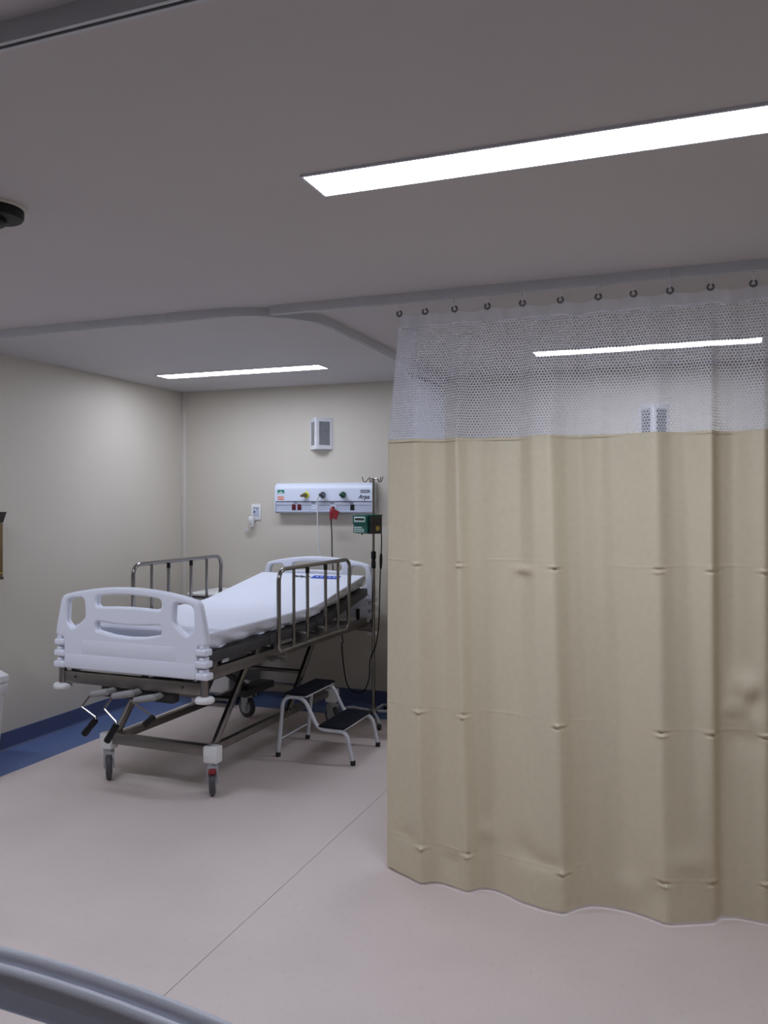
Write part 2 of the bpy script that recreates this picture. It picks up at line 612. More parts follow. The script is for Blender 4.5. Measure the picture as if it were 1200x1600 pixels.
def net_mesh(path_lo, path_hi, z_lo, ztop, parent, pitch=.0134, hole=.73):
    """hexagonal netting hung between two plan paths of equal length"""
    n = len(path_lo)
    cum = [0]
    for a, b in zip(path_lo, path_lo[1:]): cum.append(cum[-1] + math.hypot(b[0] - a[0], b[1] - a[1]))
    total = cum[-1]

    def P(s, z):
        s = min(max(s, 0), total)
        lo, hi = 0, n - 1
        while hi - lo > 1:
            m = (lo + hi) // 2
            if cum[m] <= s: lo = m
            else: hi = m
        t = (s - cum[lo]) / (cum[hi] - cum[lo] + 1e-9)
        k = (z - z_lo) / (ztop - z_lo)
        x0 = path_lo[lo][0] * (1 - t) + path_lo[hi][0] * t
        y0 = path_lo[lo][1] * (1 - t) + path_lo[hi][1] * t
        x1 = path_hi[lo][0] * (1 - t) + path_hi[hi][0] * t
        y1 = path_hi[lo][1] * (1 - t) + path_hi[hi][1] * t
        return (x0 + (x1 - x0) * k, y0 + (y1 - y0) * k, z)
    R = pitch / math.sqrt(3)
    rows = int((ztop - z_lo) / (1.5 * R))
    colsn = int(total / pitch)
    verts, faces, key = [], [], {}

    def vid(s, z):
        k = (round(s * 5000), round(z * 5000))
        if k not in key:
            key[k] = len(verts)
            verts.append(P(s, z))
        return key[k]
    dirs = [(math.sin(i * PI / 3), math.cos(i * PI / 3)) for i in range(6)]
    for r in range(rows):
        for c in range(colsn):
            s0 = (c + .5 + (.5 if r % 2 else 0)) * pitch
            z0 = z_lo + R + r * 1.5 * R
            outer = [vid(s0 + d[0] * R, z0 + d[1] * R) for d in dirs]
            base = len(verts)
            for d in dirs: verts.append(P(s0 + d[0] * R * hole, z0 + d[1] * R * hole))
            for i in range(6):
                j = (i + 1) % 6
                faces.append((outer[i], outer[j], base + j, base + i))
    me = bpy.data.meshes.new('netting')
    me.from_pydata(verts, [], faces)
    me.update()
    o = obj('netting', me, 'net_white', parent, 0)
    o['kind'] = 'stuff'
    return o


def ring_mesh():
    bm = new()
    pts = [(.0115 * math.cos(a), 0, .0115 * math.sin(a)) for a in [PI * .62 + i * (2 * PI - PI * .24) / 18 for i in range(19)]]
    tube(bm, pts, .0042, 8)
    bmesh.ops.recalc_face_normals(bm, faces=bm.faces)
    me = bpy.data.meshes.new('ring'); bm.to_mesh(me); bm.free()
    me.materials.append(MATS['ring_metal']); me.shade_smooth()
    return me


def hook_mesh():
    bm = new()
    tube(bm, fillet([(0, 0, .006), (0, -.003, .022), (-.007, 0, .036), (-.007, 0, .050)], .006, 3), .0022, 6)
    tube(bm, fillet([(0, -.003, .020), (.007, 0, .036), (.007, 0, .050)], .006, 3), .0022, 6)
    bmesh.ops.recalc_face_normals(bm, faces=bm.faces)
    me = bpy.data.meshes.new('hook'); bm.to_mesh(me); bm.free()
    me.materials.append(MATS['hook_plastic']); me.shade_smooth()
    return me


RING, HOOK = ring_mesh(), hook_mesh()
cur = thing('privacy_curtain', 'beige privacy curtain with white netting top drawn along its ceiling track', 'curtain', (0, 0, 0))
fab, cols = fabric_mesh(CTRL, RIDGES, DENTS, 'curtain_fabric', cur)
rings = [-1.248, -1.127, -.992, -.846, -.694, -.535, -.381, -.242, -.102, .048, .202, .36, .52, .68, .84, 1.0, 1.16, 1.30]


def scallop(x):
    for a, b in zip(rings, rings[1:]):
        if a <= x <= b:
            return math.sin(PI * (x - a) / (b - a)) * (b - a) / .16
    return 0


nlo = [(q[0], q[1]) for q in cols]
nhi = []
for q in cols:
    x = q[0]
    f = min(1, max(0, (x + 1.26) / .12))
    back = .05 * max(0, q[1] - 3.46) / .04 if x < -1.17 and q[1] > 3.46 else 0
    nhi.append((x + .035 * (1 - f) * (1 if x < -1.14 else 0), 3.500 + .012 * scallop(x) * math.sin(x * 41) + back * .6))
net_mesh(nlo, nhi, ZH, ZN - .022, cur)
bm = new()
lo, hi = [], []
for j, q in enumerate(nhi):
    d = .020 * scallop(q[0])
    wv = .004 * noise.noise((q[0] * 30, 2, 0))
    lo.append(bm.verts.new((q[0], q[1] - .001, ZN - .036 - d * .8 + wv)))
    hi.append(bm.verts.new((q[0], q[1] - .001, ZN + .024 - d * .9 + wv * .4)))
for k in range(len(lo) - 1): bm.faces.new((lo[k], lo[k + 1], hi[k + 1], hi[k]))
obj('top_band', bm, 'curtain_band', cur, 50)
for x in rings:
    for nm, me in (('eyelet_ring', RING), ('runner_hook', HOOK)):
        o = bpy.data.objects.new(nm, me); C.objects.link(o); o.parent = cur
        o.location = (x, 3.497 if nm == 'eyelet_ring' else 3.503, 2.400)
        o.rotation_euler = (0, random.uniform(-.25, .25) if nm == 'eyelet_ring' else 0, random.uniform(-.2, .2))

# the second curtain, gathered at the far end of the bent track
cur2 = thing('privacy_curtain', 'gathered privacy curtain bunched beside the back wall behind the netting', 'curtain', (0, 0, 0))
c2 = []
for i in range(23):
    y = 5.10 + i * .035
    s = .045 if i % 2 else -.045
    c2.append((-1.76 + s + random.uniform(-.012, .012), y, -1.76 + s * 1.2 + random.uniform(-.015, .015), y + random.uniform(-.008, .008)))
fab2, cols2 = fabric_mesh(c2, [], [], 'curtain_fabric', cur2, .02, 9)
nlo = [(q[0], q[1]) for q in cols2]
nhi = [(-1.76 + (q[0] + 1.76) * .35, q[1]) for q in cols2]
net_mesh(nlo, nhi, ZH, ZN - .022, cur2, .0150, .52)
bm = new()
lo = [bm.verts.new((q[0], q[1], ZN - .04)) for q in nhi]
hi = [bm.verts.new((q[0], q[1], ZN + .024)) for q in nhi]
for k in range(len(lo) - 1): bm.faces.new((lo[k], lo[k + 1], hi[k + 1], hi[k]))
obj('top_band', bm, 'net_white', cur2, 50)
for i in range(12):
    for nm, me in (('eyelet_ring', RING), ('runner_hook', HOOK)):
        o = bpy.data.objects.new(nm, me); C.objects.link(o); o.parent = cur2
        o.location = (-1.76, 5.12 + i * .067, 2.400)
        o.rotation_euler = (0, 0, PI / 2)

# ------------------------------------------------------------------ hospital bed (built in its own frame: +y towards the head)
FOOT, HEAD = -1.085, 1.085


def board_loops():
    def par(x): return 1.113 - .28 * x * x
    top = [(x / 100.0, par(x / 100.0)) for x in range(-36, 37, 4)]
    outer = fillet([(-.425, .665), (-.425, .836), (-.486, .836), (-.468, .93), (-.438, 1.058), ] + top +
                   [(.438, 1.058), (.468, .93), (.486, .836), (.425, .836), (.425, .665)],
                   [.022, .022, .024, .06, .05] + [0] * len(top) + [.05, .06, .024, .022, .022], 6, True)
    hl = fillet([(-.405, 1.040), (-.285, 1.050), (-.279, .944), (-.365, .878), (-.410, .915)], [.045, .03, .04, .025, .035], 7, True)
    hr = [(-x, z) for x, z in hl]
    s1 = fillet([(-.210, 1.003), (-.1, 1.009), (0, 1.011), (.1, 1.009), (.210, 1.003), (.212, 1.062), (.1, 1.073), (0, 1.076), (-.1, 1.073),
                 (-.212, 1.062)], [.03, 0, 0, 0, .03, .032, 0, 0, 0, .032], 6, True)
    s2 = fillet([(-.210, .880), (-.1, .860), (0, .855), (.1, .860), (.210, .880), (.210, .930), (.1, .920), (0, .916), (-.1, .920),
                 (-.210, .930)], [.018, 0, 0, 0, .018, .016, 0, 0, 0, .016], 6, True)
    return [[tuple(p) for p in l] for l in (outer, hl, hr, s1, s2)]


LOOPS = board_loops()


def bed_board(name, parent, y, dz, face):
    """face -1: outer side looks towards -y"""
    m1 = slab_mesh(name, LOOPS, -.024, 0, .0116)
    m2 = slab_mesh(name, LOOPS, 0, .024, .0116)
    bm = new(); bm.from_mesh(m1); bm.from_mesh(m2)
    bpy.data.meshes.remove(m1); bpy.data.meshes.remove(m2)
    o = obj(name, bm, 'bed_plastic', parent, 40)
    o.location = (0, y, dz)
    for f in (-1, 1):
        bm = new()
        ya, yb = sorted((f * .020, f * .0258))
        box(bm, -.415, .415, ya, yb, .672, .745, .002)
        ya, yb = sorted((f * .020, f * .0250))
        box(bm, -.30, .30, ya, yb, .752, .825, .0015)
        obj('raised_panel', bm, 'bed_plastic', o, 30)
    for s in (-1, 1):
        bm = new()
        x0, x1 = sorted((s * .420, s * .462))
        box(bm, x0, x1, -.016, .016, .668, .84, .003)
        obj('grip_core', bm, 'bed_plastic_dark', o, 30)
        for k in range(3):
            z = .667 + k * .060
            bm = new()
            x0, x1 = sorted((s * .418, s * (.492 - .003 * k)))
            box(bm, x0, x1, -.031, .031, z, z + .036, .010, 3)
            x0, x1 = sorted((s * .442, s * .468))
            box(bm, x0, x1, -.027, .027, z + .03, z + .052, .004, 2)
            obj('side_grip', bm, 'bed_plastic', o, 40)
    return o


def caster(parent, x, y, yaw, red):
    bm = new()
    box(bm, -.042, .042, -.034, .034, .172, .262, .010, 3)
    c = obj('caster', bm, 'white_plastic', parent, 40)
    c.location = (x, y, 0)
    bm = new()
    lathe(bm, [(.026, .145), (.030, .15), (.030, .178), (.024, .182)], 0, 0, 20)
    M = Matrix.Rotation(yaw, 4, 'Z')
    for s in (-1, 1):
        x0, x1 = sorted((s * .0215, s * .0285))
        b2 = new()
        pr_ = [(-.030, .155), (.030, .155), (.030, .125), (.018, .062), (-.012, .062), (-.034, .125)]
        extrude_x(bm, [(p[0] - .004, p[1]) for p in pr_], x0, x1)
        b2.free()
    box(bm, -.0285, .0285, -.034, .030, .140, .158, .004)
    bmesh.ops.rotate(bm, verts=bm.verts, cent=(0, 0, 0), matrix=M.to_3x3())
    obj('fork', bm, 'grey_plastic', c, 40)
    bm = new()
    lathe(bm, [(.030, -.0165), (.062, -.0165), (.0715, -.011), (.0735, 0), (.0715, .011), (.062, .0165), (.030, .0165)], 0, -.006, 32, 'x', .0735)
    bmesh.ops.rotate(bm, verts=bm.verts, cent=(0, 0, 0), matrix=M.to_3x3())
    wh = obj('wheel', bm, 'wheel_grey', c, 40)
    bm = new()
    lathe(bm, [(.005, -.020), (.040, -.020), (.046, -.0165), (.046, .0165), (.040, .020), (.005, .020)], 0, -.006, 28, 'x', .0735)
    bmesh.ops.rotate(bm, verts=bm.verts, cent=(0, 0, 0), matrix=M.to_3x3())
    obj('hub_cap', bm, 'grey_plastic', c, 40)
    if red:
        bm = new()
        box(bm, -.020, .020, -.075, -.035, .128, .150, .006, 3)
        box(bm, -.014, .014, -.050, -.020, .112, .135, .004)
        bmesh.ops.rotate(bm, verts=bm.verts, cent=(0, 0, 0), matrix=M.to_3x3())
        tag(obj('brake_pedal', bm, 'red_plastic', c, 40), 'red brake pedal')
    return c


def side_guard(parent, s):
    x = s * .512
    y0, y1, z0, z1 = -.43, .545, .700, 1.172
    bm = new()
    tube(bm, fillet([(x, y0, z1), (x, y1, z1), (x, y1 - .02, z0 + .005), (x, y0, z0)], [.075, .075, .06, .045], 8, True), .0128, 12, True)
    g = obj('side_guard', bm, 'steel', parent, 40)
    for k, dy in enumerate((.18, .355, .605, .79)):
        bm = new()
        r = .0095 if k in (0, 3) else .0105
        zb = z0 if k in (0, 3) else .735
        cyl(bm, (x, y0 + dy, zb + .004 * (k > 2)), (x, y0 + dy, z1), r, 12)
        obj('guard_bar', bm, 'steel', g, 40)
        if k in (1, 2):
            bm = new(); cyl(bm, (x, y0 + dy, z1 - .045), (x, y0 + dy, z1 - .010), .0125, 12)
            obj('guard_sleeve', bm, 'black_plastic', g, 40)
            bm = new(); box(bm, min(x, x - s * .07), max(x, x - s * .07), y0 + dy - .018, y0 + dy + .018, .700, .765, .004)
            obj('guard_mount', bm, 'steel_dull', g, 40)
    bm = new()
    cyl(bm, (x, y0 + .085, z0), (x, y0 + .085, z0 - .055), .009, 12)
    cyl(bm, (x - .0, y0 + .085, z0 - .055), (x - s * .06, y0 + .085, z0 - .055), .014, 14)
    box(bm, min(x - s * .10, x - s * .03), max(x - s * .10, x - s * .03), y0 + .065, y0 + .105, z0 - .070, z0 - .040, .004)
    obj('lock_pin', bm, 'steel_dull', g, 40)
    return g


def crank(parent, link, rod, grip):
    bm = new()
    (xa, za), (xb, zb) = link
    a, b = Vector((xa, -1.150, za)), Vector((xb, -1.130, zb))
    tube(bm, [a - (b - a) * .06, a, a + (b - a) * .3, b, b + (b - a) * .06], [.010, .016, .018, .019, .012], 12)
    cyl(bm, (xb, -1.14, zb), (xb, -.95, zb), .016, 14)
    c = obj('crank', bm, 'crank_grey', parent, 40)
    bm = new()
    tube(bm, fillet(rod, .012, 4), .0058, 8)
    obj('crank_rod', bm, 'steel', c, 40)
    bm = new()
    g0, g1 = Vector(grip[0]), Vector(grip[1])
    d = (g1 - g0)
    tube(bm, [g0 - d * .02, g0, g0 + d * .08, g0 + d * .5, g0 + d * .92, g1, g1 + d * .02], [.010, .0145, .0175, .0165, .0185, .0165, .012], 14)
    obj('crank_handle', bm, 'black_plastic', c, 40)
    return c


def make_bed(label, loc, rz):
    t = thing('hospital_bed', label, 'bed', loc, rz, 'hospital beds')
    bed_board('footboard', t, FOOT, 0, -1)
    bed_board('headboard', t, HEAD, .035, 1)
    # upper frame
    for (y, dz, s) in ((FOOT + .012, 0, -1), (HEAD - .012, .02, 1)):
        bm = new(); box(bm, -.462, .462, y - .018, y + .018, .585 + dz, .648 + dz, .004)
        b = obj('end_beam', bm, 'steel_dull', t, 40)
        for x in (-.36, .33):
            bm = new(); cyl(bm, (x, y + s * .017, .62 + dz), (x, y + s * .022, .62 + dz), .007, 10)
            obj('bolt', bm, 'rubber', b, 40)
        for x in (-.455, .455):
            bm = new(); cyl(bm, (x, y + s * .008, .575 + dz), (x, y + s * .008, .672 + dz), .021, 16)
            p = obj('corner_post', bm, 'steel', t, 40)
            bm = new()
            lathe(bm, [(.030, 0), (.044, .003), (.050, .012), (.050, .020), (.044, .030), (.026, .034)], x, y + s * .008, 28, 'z', .548 + dz)
            obj('bumper', bm, 'white_plastic', p, 40)
    for x in (-.405, .405):
        bm = new(); box(bm, x - .018, x + .018, FOOT + .03, HEAD - .03, .640, .700, .004)
        obj('frame_rail', bm, 'steel_dull', t, 40)
    for y in (-.85, -.25, .35, .85):
        bm = new(); box(bm, -.387, .387, y - .018, y + .018, .645, .690, .003)
        obj('cross_member', bm, 'steel_dull', t, 40)
    # mattress deck: leg and seat sections level, back section lifted
    for (y0, y1) in ((-1.045, -.42), (-.41, .19)):
        bm = new()
        box(bm, -.440, .440, y0, y1, .768, .790, .004)
        for s in (-1, 1):
            x0, x1 = sorted((s * .412, s * .444)); box(bm, x0, x1, y0, y1, .735, .790, .004)
        d = obj('deck_section', bm, 'deck_grey', t, 40)
        for s in (-1, 1):
            for y in (y0 + .08, y1 - .12):
                bm = new(); x0, x1 = sorted((s * .395, s * .430)); box(bm, x0, x1, y, y + .04, .699, .745, .003)
                obj('deck_support', bm, 'steel_dull', d, 40)
    bm = new()
    Mx = Matrix.Translation((0, .20, .779)) @ Matrix.Rotation(math.radians(9.6), 4, 'X')
    box(bm, -.440, .440, 0, .825, -.011, .011, .004, 2, Mx)
    for s in (-1, 1):
        x0, x1 = sorted((s * .412, s * .444)); box(bm, x0, x1, 0, .825, -.044, .011, .004, 2, Mx)
    d = obj('deck_section', bm, 'deck_grey', t, 40)
    for s in (-1, 1):
        bm = new(); tube(bm, [(s * .30, .34, .67), (s * .30, .80, .85)], .011, 10)
        obj('back_strut', bm, 'steel_dull', d, 40)
    # end stop hoop that keeps the mattress in place at the head
    for s in (-1, 1):
        bm = new()
        cyl(bm, (s * .36, HEAD - .055, .62), (s * .36, HEAD - .055, .70), .012, 12)
        h = obj('pole_socket', bm, 'steel', t, 40)
        bm = new(); cyl(bm, (s * .36, HEAD - .055, .70), (s * .36, HEAD - .055, .77), .013, 12)
        obj('socket_sleeve', bm, 'black_plastic', h, 40)
    # undercarriage
    for y in (-.845, .62):
        bm = new(); box(bm, -.345, .345, y - .022, y + .022, .205, .262, .004)
        obj('base_beam', bm, 'steel_dull', t, 40)
    for x in (-.315, .315):
        bm = new(); box(bm, x - .018, x + .018, -.825, .60, .208, .252, .004)
        obj('base_rail', bm, 'steel_dull', t, 40)
        for (ya, yb) in ((-.80, -.44), (.03, .39)):
            bm = new()
            a, b = Vector((x * 1.03, ya, .25)), Vector((x * 1.03, yb, .655))
            L = (b - a).length
            M = Matrix.Translation(a) @ Matrix.Rotation(math.atan2(b.z - a.z, b.y - a.y), 4, 'X')
            box(bm, -.012, .012, -.02, L + .02, -.021, .021, .004, 2, M)
            arm = obj('lift_arm', bm, 'steel', t, 40)
            for q in (a, b):
                bm = new(); cyl(bm, q + Vector((-.02, 0, 0)), q + Vector((.02, 0, 0)), .014, 12)
                obj('pivot_pin', bm, 'steel_dull', arm, 40)
    bm = new(); cyl(bm, (-.33, -.62, .455), (.33, -.62, .455), .014, 12)
    obj('cross_tube', bm, 'steel_dull', t, 40)
    bm = new(); cyl(bm, (-.33, .21, .455), (.33, .21, .455), .014, 12)
    obj('cross_tube', bm, 'steel_dull', t, 40)
    bm = new()
    box(bm, -.05, .05, -1.03, -.30, .530, .590, .006)
    for x in (-.11, .06, .20): cyl(bm, (x, -1.06, .56), (x, -.25, .57), .011, 10)
    box(bm, -.20, .26, -1.075, -1.02, .525, .588, .006)
    obj('screw_drive', bm, 'rubber', t, 40)
    bm = new()
    box(bm, -.05, .07, -.05, .30, .32, .365, .008)
    tube(bm, [(.0, .1, .34), (.0, -.30, .56)], .018, 12)
    obj('actuator', bm, 'deck_grey', t, 40)
    # casters
    caster(t, -.345, -.845, math.radians(40), False)
    caster(t, .345, -.845, math.radians(31), True)
    caster(t, -.345, .62, math.radians(77), False)
    caster(t, .345, .62, math.radians(62), False)
    side_guard(t, -1)
    side_guard(t, 1)
    Y = -1.190
    crank(t, ((-.200, .552), (-.112, .568)), [(-.200, Y + .03, .546), (-.228, Y, .494), (-.128, Y - .01, .452), (-.120, Y - .015, .440)],
          [(-.122, Y - .015, .440), (-.186, Y - .03, .362)])
    crank(t, ((-.058, .555), (.052, .575)), [(-.058, Y + .03, .548), (-.082, Y, .497), (.004, Y - .01, .440), (.012, Y - .015, .428)],
          [(.010, Y - .015, .428), (-.040, Y - .03, .340)])
    crank(t, ((.080, .545), (.185, .565)), [(.068, Y + .03, .542), (.200, Y + .02, .484), (.208, Y + .02, .478)],
          [(.212, Y + .02, .478), (.166, Y + .01, .436)])
    return t


def mattress_top(y):
    h = .18
    if y < h - .12: return .888
    e = y - h
    if e > .12: return .888 + .168 * e
    u = (e + .12) / .24
    return .888 + .168 * .12 * u * u


def make_mattress(label, loc, rz, printed=True):
    t = thing('mattress', label, 'mattress', loc, rz, 'sheeted mattresses')
    W, TK = .435, .088
    ny = 230
    bm = new()
    rows = []
    y0, y1 = -1.035, 1.005
    for j in range(ny + 1):
        y = y0 + (y1 - y0) * j / ny
        top = mattress_top(y)
        endr = 1 - .010 * math.exp(-((y - y0) / .02) ** 2) - .010 * math.exp(-((y - y1) / .02) ** 2)
        drop = min(y - y0, y1 - y, .03) / .03
        edge = .018 * (1 - math.sqrt(max(0, 1 - (1 - drop) ** 2)))
        row = []
        # skirt, rounded shoulder, top, shoulder, skirt
        prof = []
        for s in (-1, 1):
            side = []
            for k in range(9):
                side.append((W, -TK - .002 + (TK - .012) * k / 8, k / 8.0, 'side'))
            for k in range(1, 7):
                a = k / 6 * PI / 2
                side.append((W - .012 + .012 * math.cos(a), -.012 + .012 * math.sin(a), 1 - k / 12, 'sh'))
            if s < 0:
                prof += [(-q[0], q[1], q[2], q[3]) for q in side]
                for k in range(1, 24):
                    x = -(W - .012) + 2 * (W - .012) * k / 24
                    prof.append((x, 0, 0, 'top'))
            else:
                prof += side[::-1]
        for (x, dz, wv, kd) in prof:
            sgn = 1 if x > 0 else -1
            z = top + dz - edge
            if kd == 'top':
                z += .0035 * noise.noise((x * 3, y * 3, 0)) + .0022 * noise.noise((x * 9, y * 5, 4))
            else:
                # tucked sheet: soft billows on the leg half, gathered pleats on the back half
                low = max(0.0, min(1.0, -dz / TK))
                bil = .030 * noise.noise((y * 5.0 + dz * 12, dz * 12, 2.0 * sgn)) + .016 * noise.noise((y * 12 + dz * 60, dz * 24, 9))
                g = max(0.0, min(1.0, (y + .30) / .25)) * max(0, min(1, (.85 - y) / .2))
                ple = .020 * g * (abs(noise.noise((y * 19, 0, 5.5 * sgn))) * 2 - .6)
                x += sgn * ((bil + ple) * low - .036 * low)
                foot = max(0.0, min(1.0, (-.30 - y) / .3))
                if low > .7:
                    z += -.010 * foot + .008 * g * noise.noise((y * 12, 3, sgn))
                    x -= sgn * .020 * (low - .7) / .3
            row.append(bm.verts.new((x, y, z)))
        rows.append(row)
    for a, b in zip(rows, rows[1:]):
        for k in range(len(a) - 1): bm.faces.new((a[k], a[k + 1], b[k + 1], b[k]))
        bm.faces.new((a[-1], a[0], b[0], b[-1]))
    for r, flip in ((rows[0], 1), (rows[-1], 0)):
        n = len(r)
        for k in range(n // 2 - 1):
            f = (r[k], r[k + 1], r[n - 2 - k], r[n - 1 - k])
            try: bm.faces.new(f if flip else f[::-1])
            except ValueError: pass
    obj('bed_sheet', bm, 'sheet', t, 60)
    if printed:
        def patch(x0, x1, y0_, y1_, nm, mt, lift=.0035):
            bm = new()
            nx, n2 = 6, 6
            g = [[bm.verts.new((x0 + (x1 - x0) * i / nx, y0_ + (y1_ - y0_) * j / n2,
                                mattress_top(y0_ + (y1_ - y0_) * j / n2) + lift)) for i in range(nx + 1)] for j in range(n2 + 1)]
            for a, b in zip(g, g[1:]):
                for k in range(nx): bm.faces.new((a[k], a[k + 1], b[k + 1], b[k]))
            return obj(nm, bm, mt, t, 30)
        tag(patch(.055, .275, .85, .925, 'printed_block', 'print_blue'), 'blue printed block')
        for k in range(5): patch(.085 + k * .034, .105 + k * .034, .880, .896, 'printed_mark', 'print_white', .0045)
        for k in range(6):
            x0 = -.10 + k * .024
            patch(x0, x0 + .015, .855 + .010 * (k % 3), .915 - .012 * (k % 2), 'printed_mark', 'print_black')
    return t


BL, BR = (-2.740, 4.665, 0), math.radians(-1.4)
bed = make_bed('hospital bed with white plastic end boards and steel side guards under the wall lamp', BL, BR)
make_mattress('mattress in a white sheet on the bed below the service panel', BL, BR)
bed2 = copy_tree(bed)
bed2.location = (-.642, -.467, 0)
bed2.rotation_euler = (0, 0, PI)
bed2['label'] = 'second hospital bed across the aisle showing only its curved white footboard rail'
make_mattress('mattress on the second bed across the aisle', (-.642, -.467, 0), PI, False)

# ------------------------------------------------------------------ two-step stool
st = thing('step_stool', 'two-step stool with white tube frame and black rubber treads beside the bed', 'step stool', (-2.165, 4.735, 0))
ST = .0115
for y in (-.205, .205):
    bm = new()
    pts = [(-.240, y, .006), (-.205, y, .372), (-.065, y, .372), (.030, y, .193), (.215, y, .193), (.257, y, .006)]
    tube(bm, fillet(pts, [0, .07, .085, .085, .06, 0], 8), ST, 12)
    s = obj('side_frame', bm, 'stool_white', st, 50)
    for x in (-.240, .257):
        bm = new(); lathe(bm, [(.014, 0), (.0155, .003), (.0155, .024), (.0125, .028)], x, y, 16)
        obj('rubber_foot', bm, 'rubber', s, 40)
for (x0, x1, z) in ((-.190, -.045, .385), (.035, .205, .206)):
    bm = new(); box(bm, x0, x1, -.215, .215, z, z + .014, .004)
    tr = obj('tread', bm, 'tread', st, 40)
    bm = new()
    k = x0 + .012
    while k < x1 - .012:
        box(bm, k, k + .006, -.210, .210, z + .0135, z + .0160)
        k += .014
    obj('tread_rib', bm, 'tread', tr, 0)
    bm = new(); box(bm, x0 + .004, x1 - .004, -.205, .205, z - .010, z, .002)
    obj('step_plate', bm, 'stool_white', tr, 40)
bm = new(); cyl(bm, (-.231, -.205, .105), (-.231, .205, .105), .0055, 10)
obj('brace', bm, 'stool_white', st, 40)

# ------------------------------------------------------------------ drip stand, pump and cord
IX, IY = -2.172, 5.535
iv = thing('drip_stand', 'tall steel drip stand with hooks beside the head of the bed', 'drip stand', (IX, IY, 0))
bm = new(); cyl(bm, (0, 0, .05), (0, 0, 1.10), .0125, 14); obj('outer_pole', bm, 'steel', iv, 40)
bm = new(); cyl(bm, (0, 0, 1.10), (0, 0, 1.733), .0095, 14); obj('inner_pole', bm, 'steel', iv, 40)
bm = new()
lathe(bm, [(.012, 1.085), (.0165, 1.09), (.0165, 1.135), (.014, 1.14), (.014, 1.152), (.018, 1.157), (.018, 1.205), (.012, 1.21)], 0, 0, 18)
obj('height_clamp', bm, 'black_plastic', iv, 40)
bm = new(); lathe(bm, [(.030, .048), (.034, .054), (.034, .075), (.020, .085), (.016, .11)], 0, 0, 20); obj('base_hub', bm, 'steel', iv, 40)
for a in (20, 92, 160, 232, 300):
    ca, sa = math.cos(math.radians(a)), math.sin(math.radians(a))
    R = .27
    bm = new(); tube(bm, fillet([(0.02 * ca, .02 * sa, .064), (R * .75 * ca, R * .75 * sa, .060), (R * ca, R * sa, .045)], .04, 4), .010, 10)
    l = obj('base_leg', bm, 'stool_white', iv, 40)
    bm = new(); lathe(bm, [(.006, -.010), (.018, -.010), (.021, -.005), (.021, .005), (.018, .010), (.006, .010)], R * ca, R * sa, 16, 'x', .021)
    obj('small_wheel', bm, 'rubber', l, 40)
for sx in (-1, 1):
    for dy in (-.02, .03):
        bm = new()
        r0 = .045 if dy > 0 else .08
        tube(bm, fillet([(0, 0, 1.728), (sx * r0 * .45, dy * .6, 1.731), (sx * r0 * .62, dy, 1.705), (sx * r0 * .85, dy, 1.706), (sx * r0, dy, 1.742)],
                        .012, 5), .0034, 8)
        obj('hook', bm, 'steel', iv, 40)

pu = thing('infusion_pump', 'green infusion pump with small display clamped to the drip stand', 'pump', (IX, IY - .045, 1.338), math.radians(-25))
bm = new(); box(bm, -.072, .095, -.085, .020, 0, .128, .008, 3); obj('housing', bm, 'pump_dark', pu, 40)
bm = new(); box(bm, -.074, .097, -.088, .022, .122, .136, .005); obj('lid', bm, 'pump_green', pu, 40)
bm = new()
extrude_x(bm, [(-.085, .003), (-.104, .006), (-.100, .066), (-.108, .070), (-.108, .128), (-.085, .130)], -.076, .070)
fr = obj('front_panel', bm, 'pump_green', pu, 30)
bm = new(); box(bm, -.060, .052, -.1105, -.106, .084, .120, .002); obj('display_frame', bm, 'lcd_frame', fr, 30)
bm = new(); box(bm, -.052, .044, -.1120, -.110, .094, .111, .001); obj('display', bm, 'lcd', fr, 30)
for r in range(3):
    for k in range(5 if r < 2 else 4):
        bm = new(); x = -.064 + k * .021; z = .012 + r * .014
        box(bm, x, x + .015, -.1065, -.100, z, z + .009, .001)
        obj('key', bm, 'key_pale' if (r + k) % 4 else 'lcd_frame', fr, 30)
bm = new(); box(bm, .0955, .0965, -.045, -.010, .024, .055); obj('sticker', bm, 'sticker_yellow', pu, 0)
bm = new(); cyl(bm, (-.03, -.06, -.009), (-.03, -.06, .002), .006, 10); obj('foot_knob', bm, 'black_plastic', pu, 40)
bm = new(); box(bm, -.022, .022, .012, .062, .045, .085, .006); obj('clamp', bm, 'pump_dark', pu, 40)

def bez(pts, n=6):
    """Catmull-Rom through points"""
    P = [Vector(p) for p in pts]
    P = [P[0] * 2 - P[1]] + P + [P[-1] * 2 - P[-2]]
    out = []
    for i in range(1, len(P) - 2):
        for k in range(n):
            t = k / n
            a, b, c, d = P[i - 1:i + 3]
            out.append(.5 * ((2 * b) + (c - a) * t + (2 * a - 5 * b + 4 * c - d) * t * t + (3 * b - a - 3 * c + d) * t ** 3))
    out.append(P[-2])
    return out


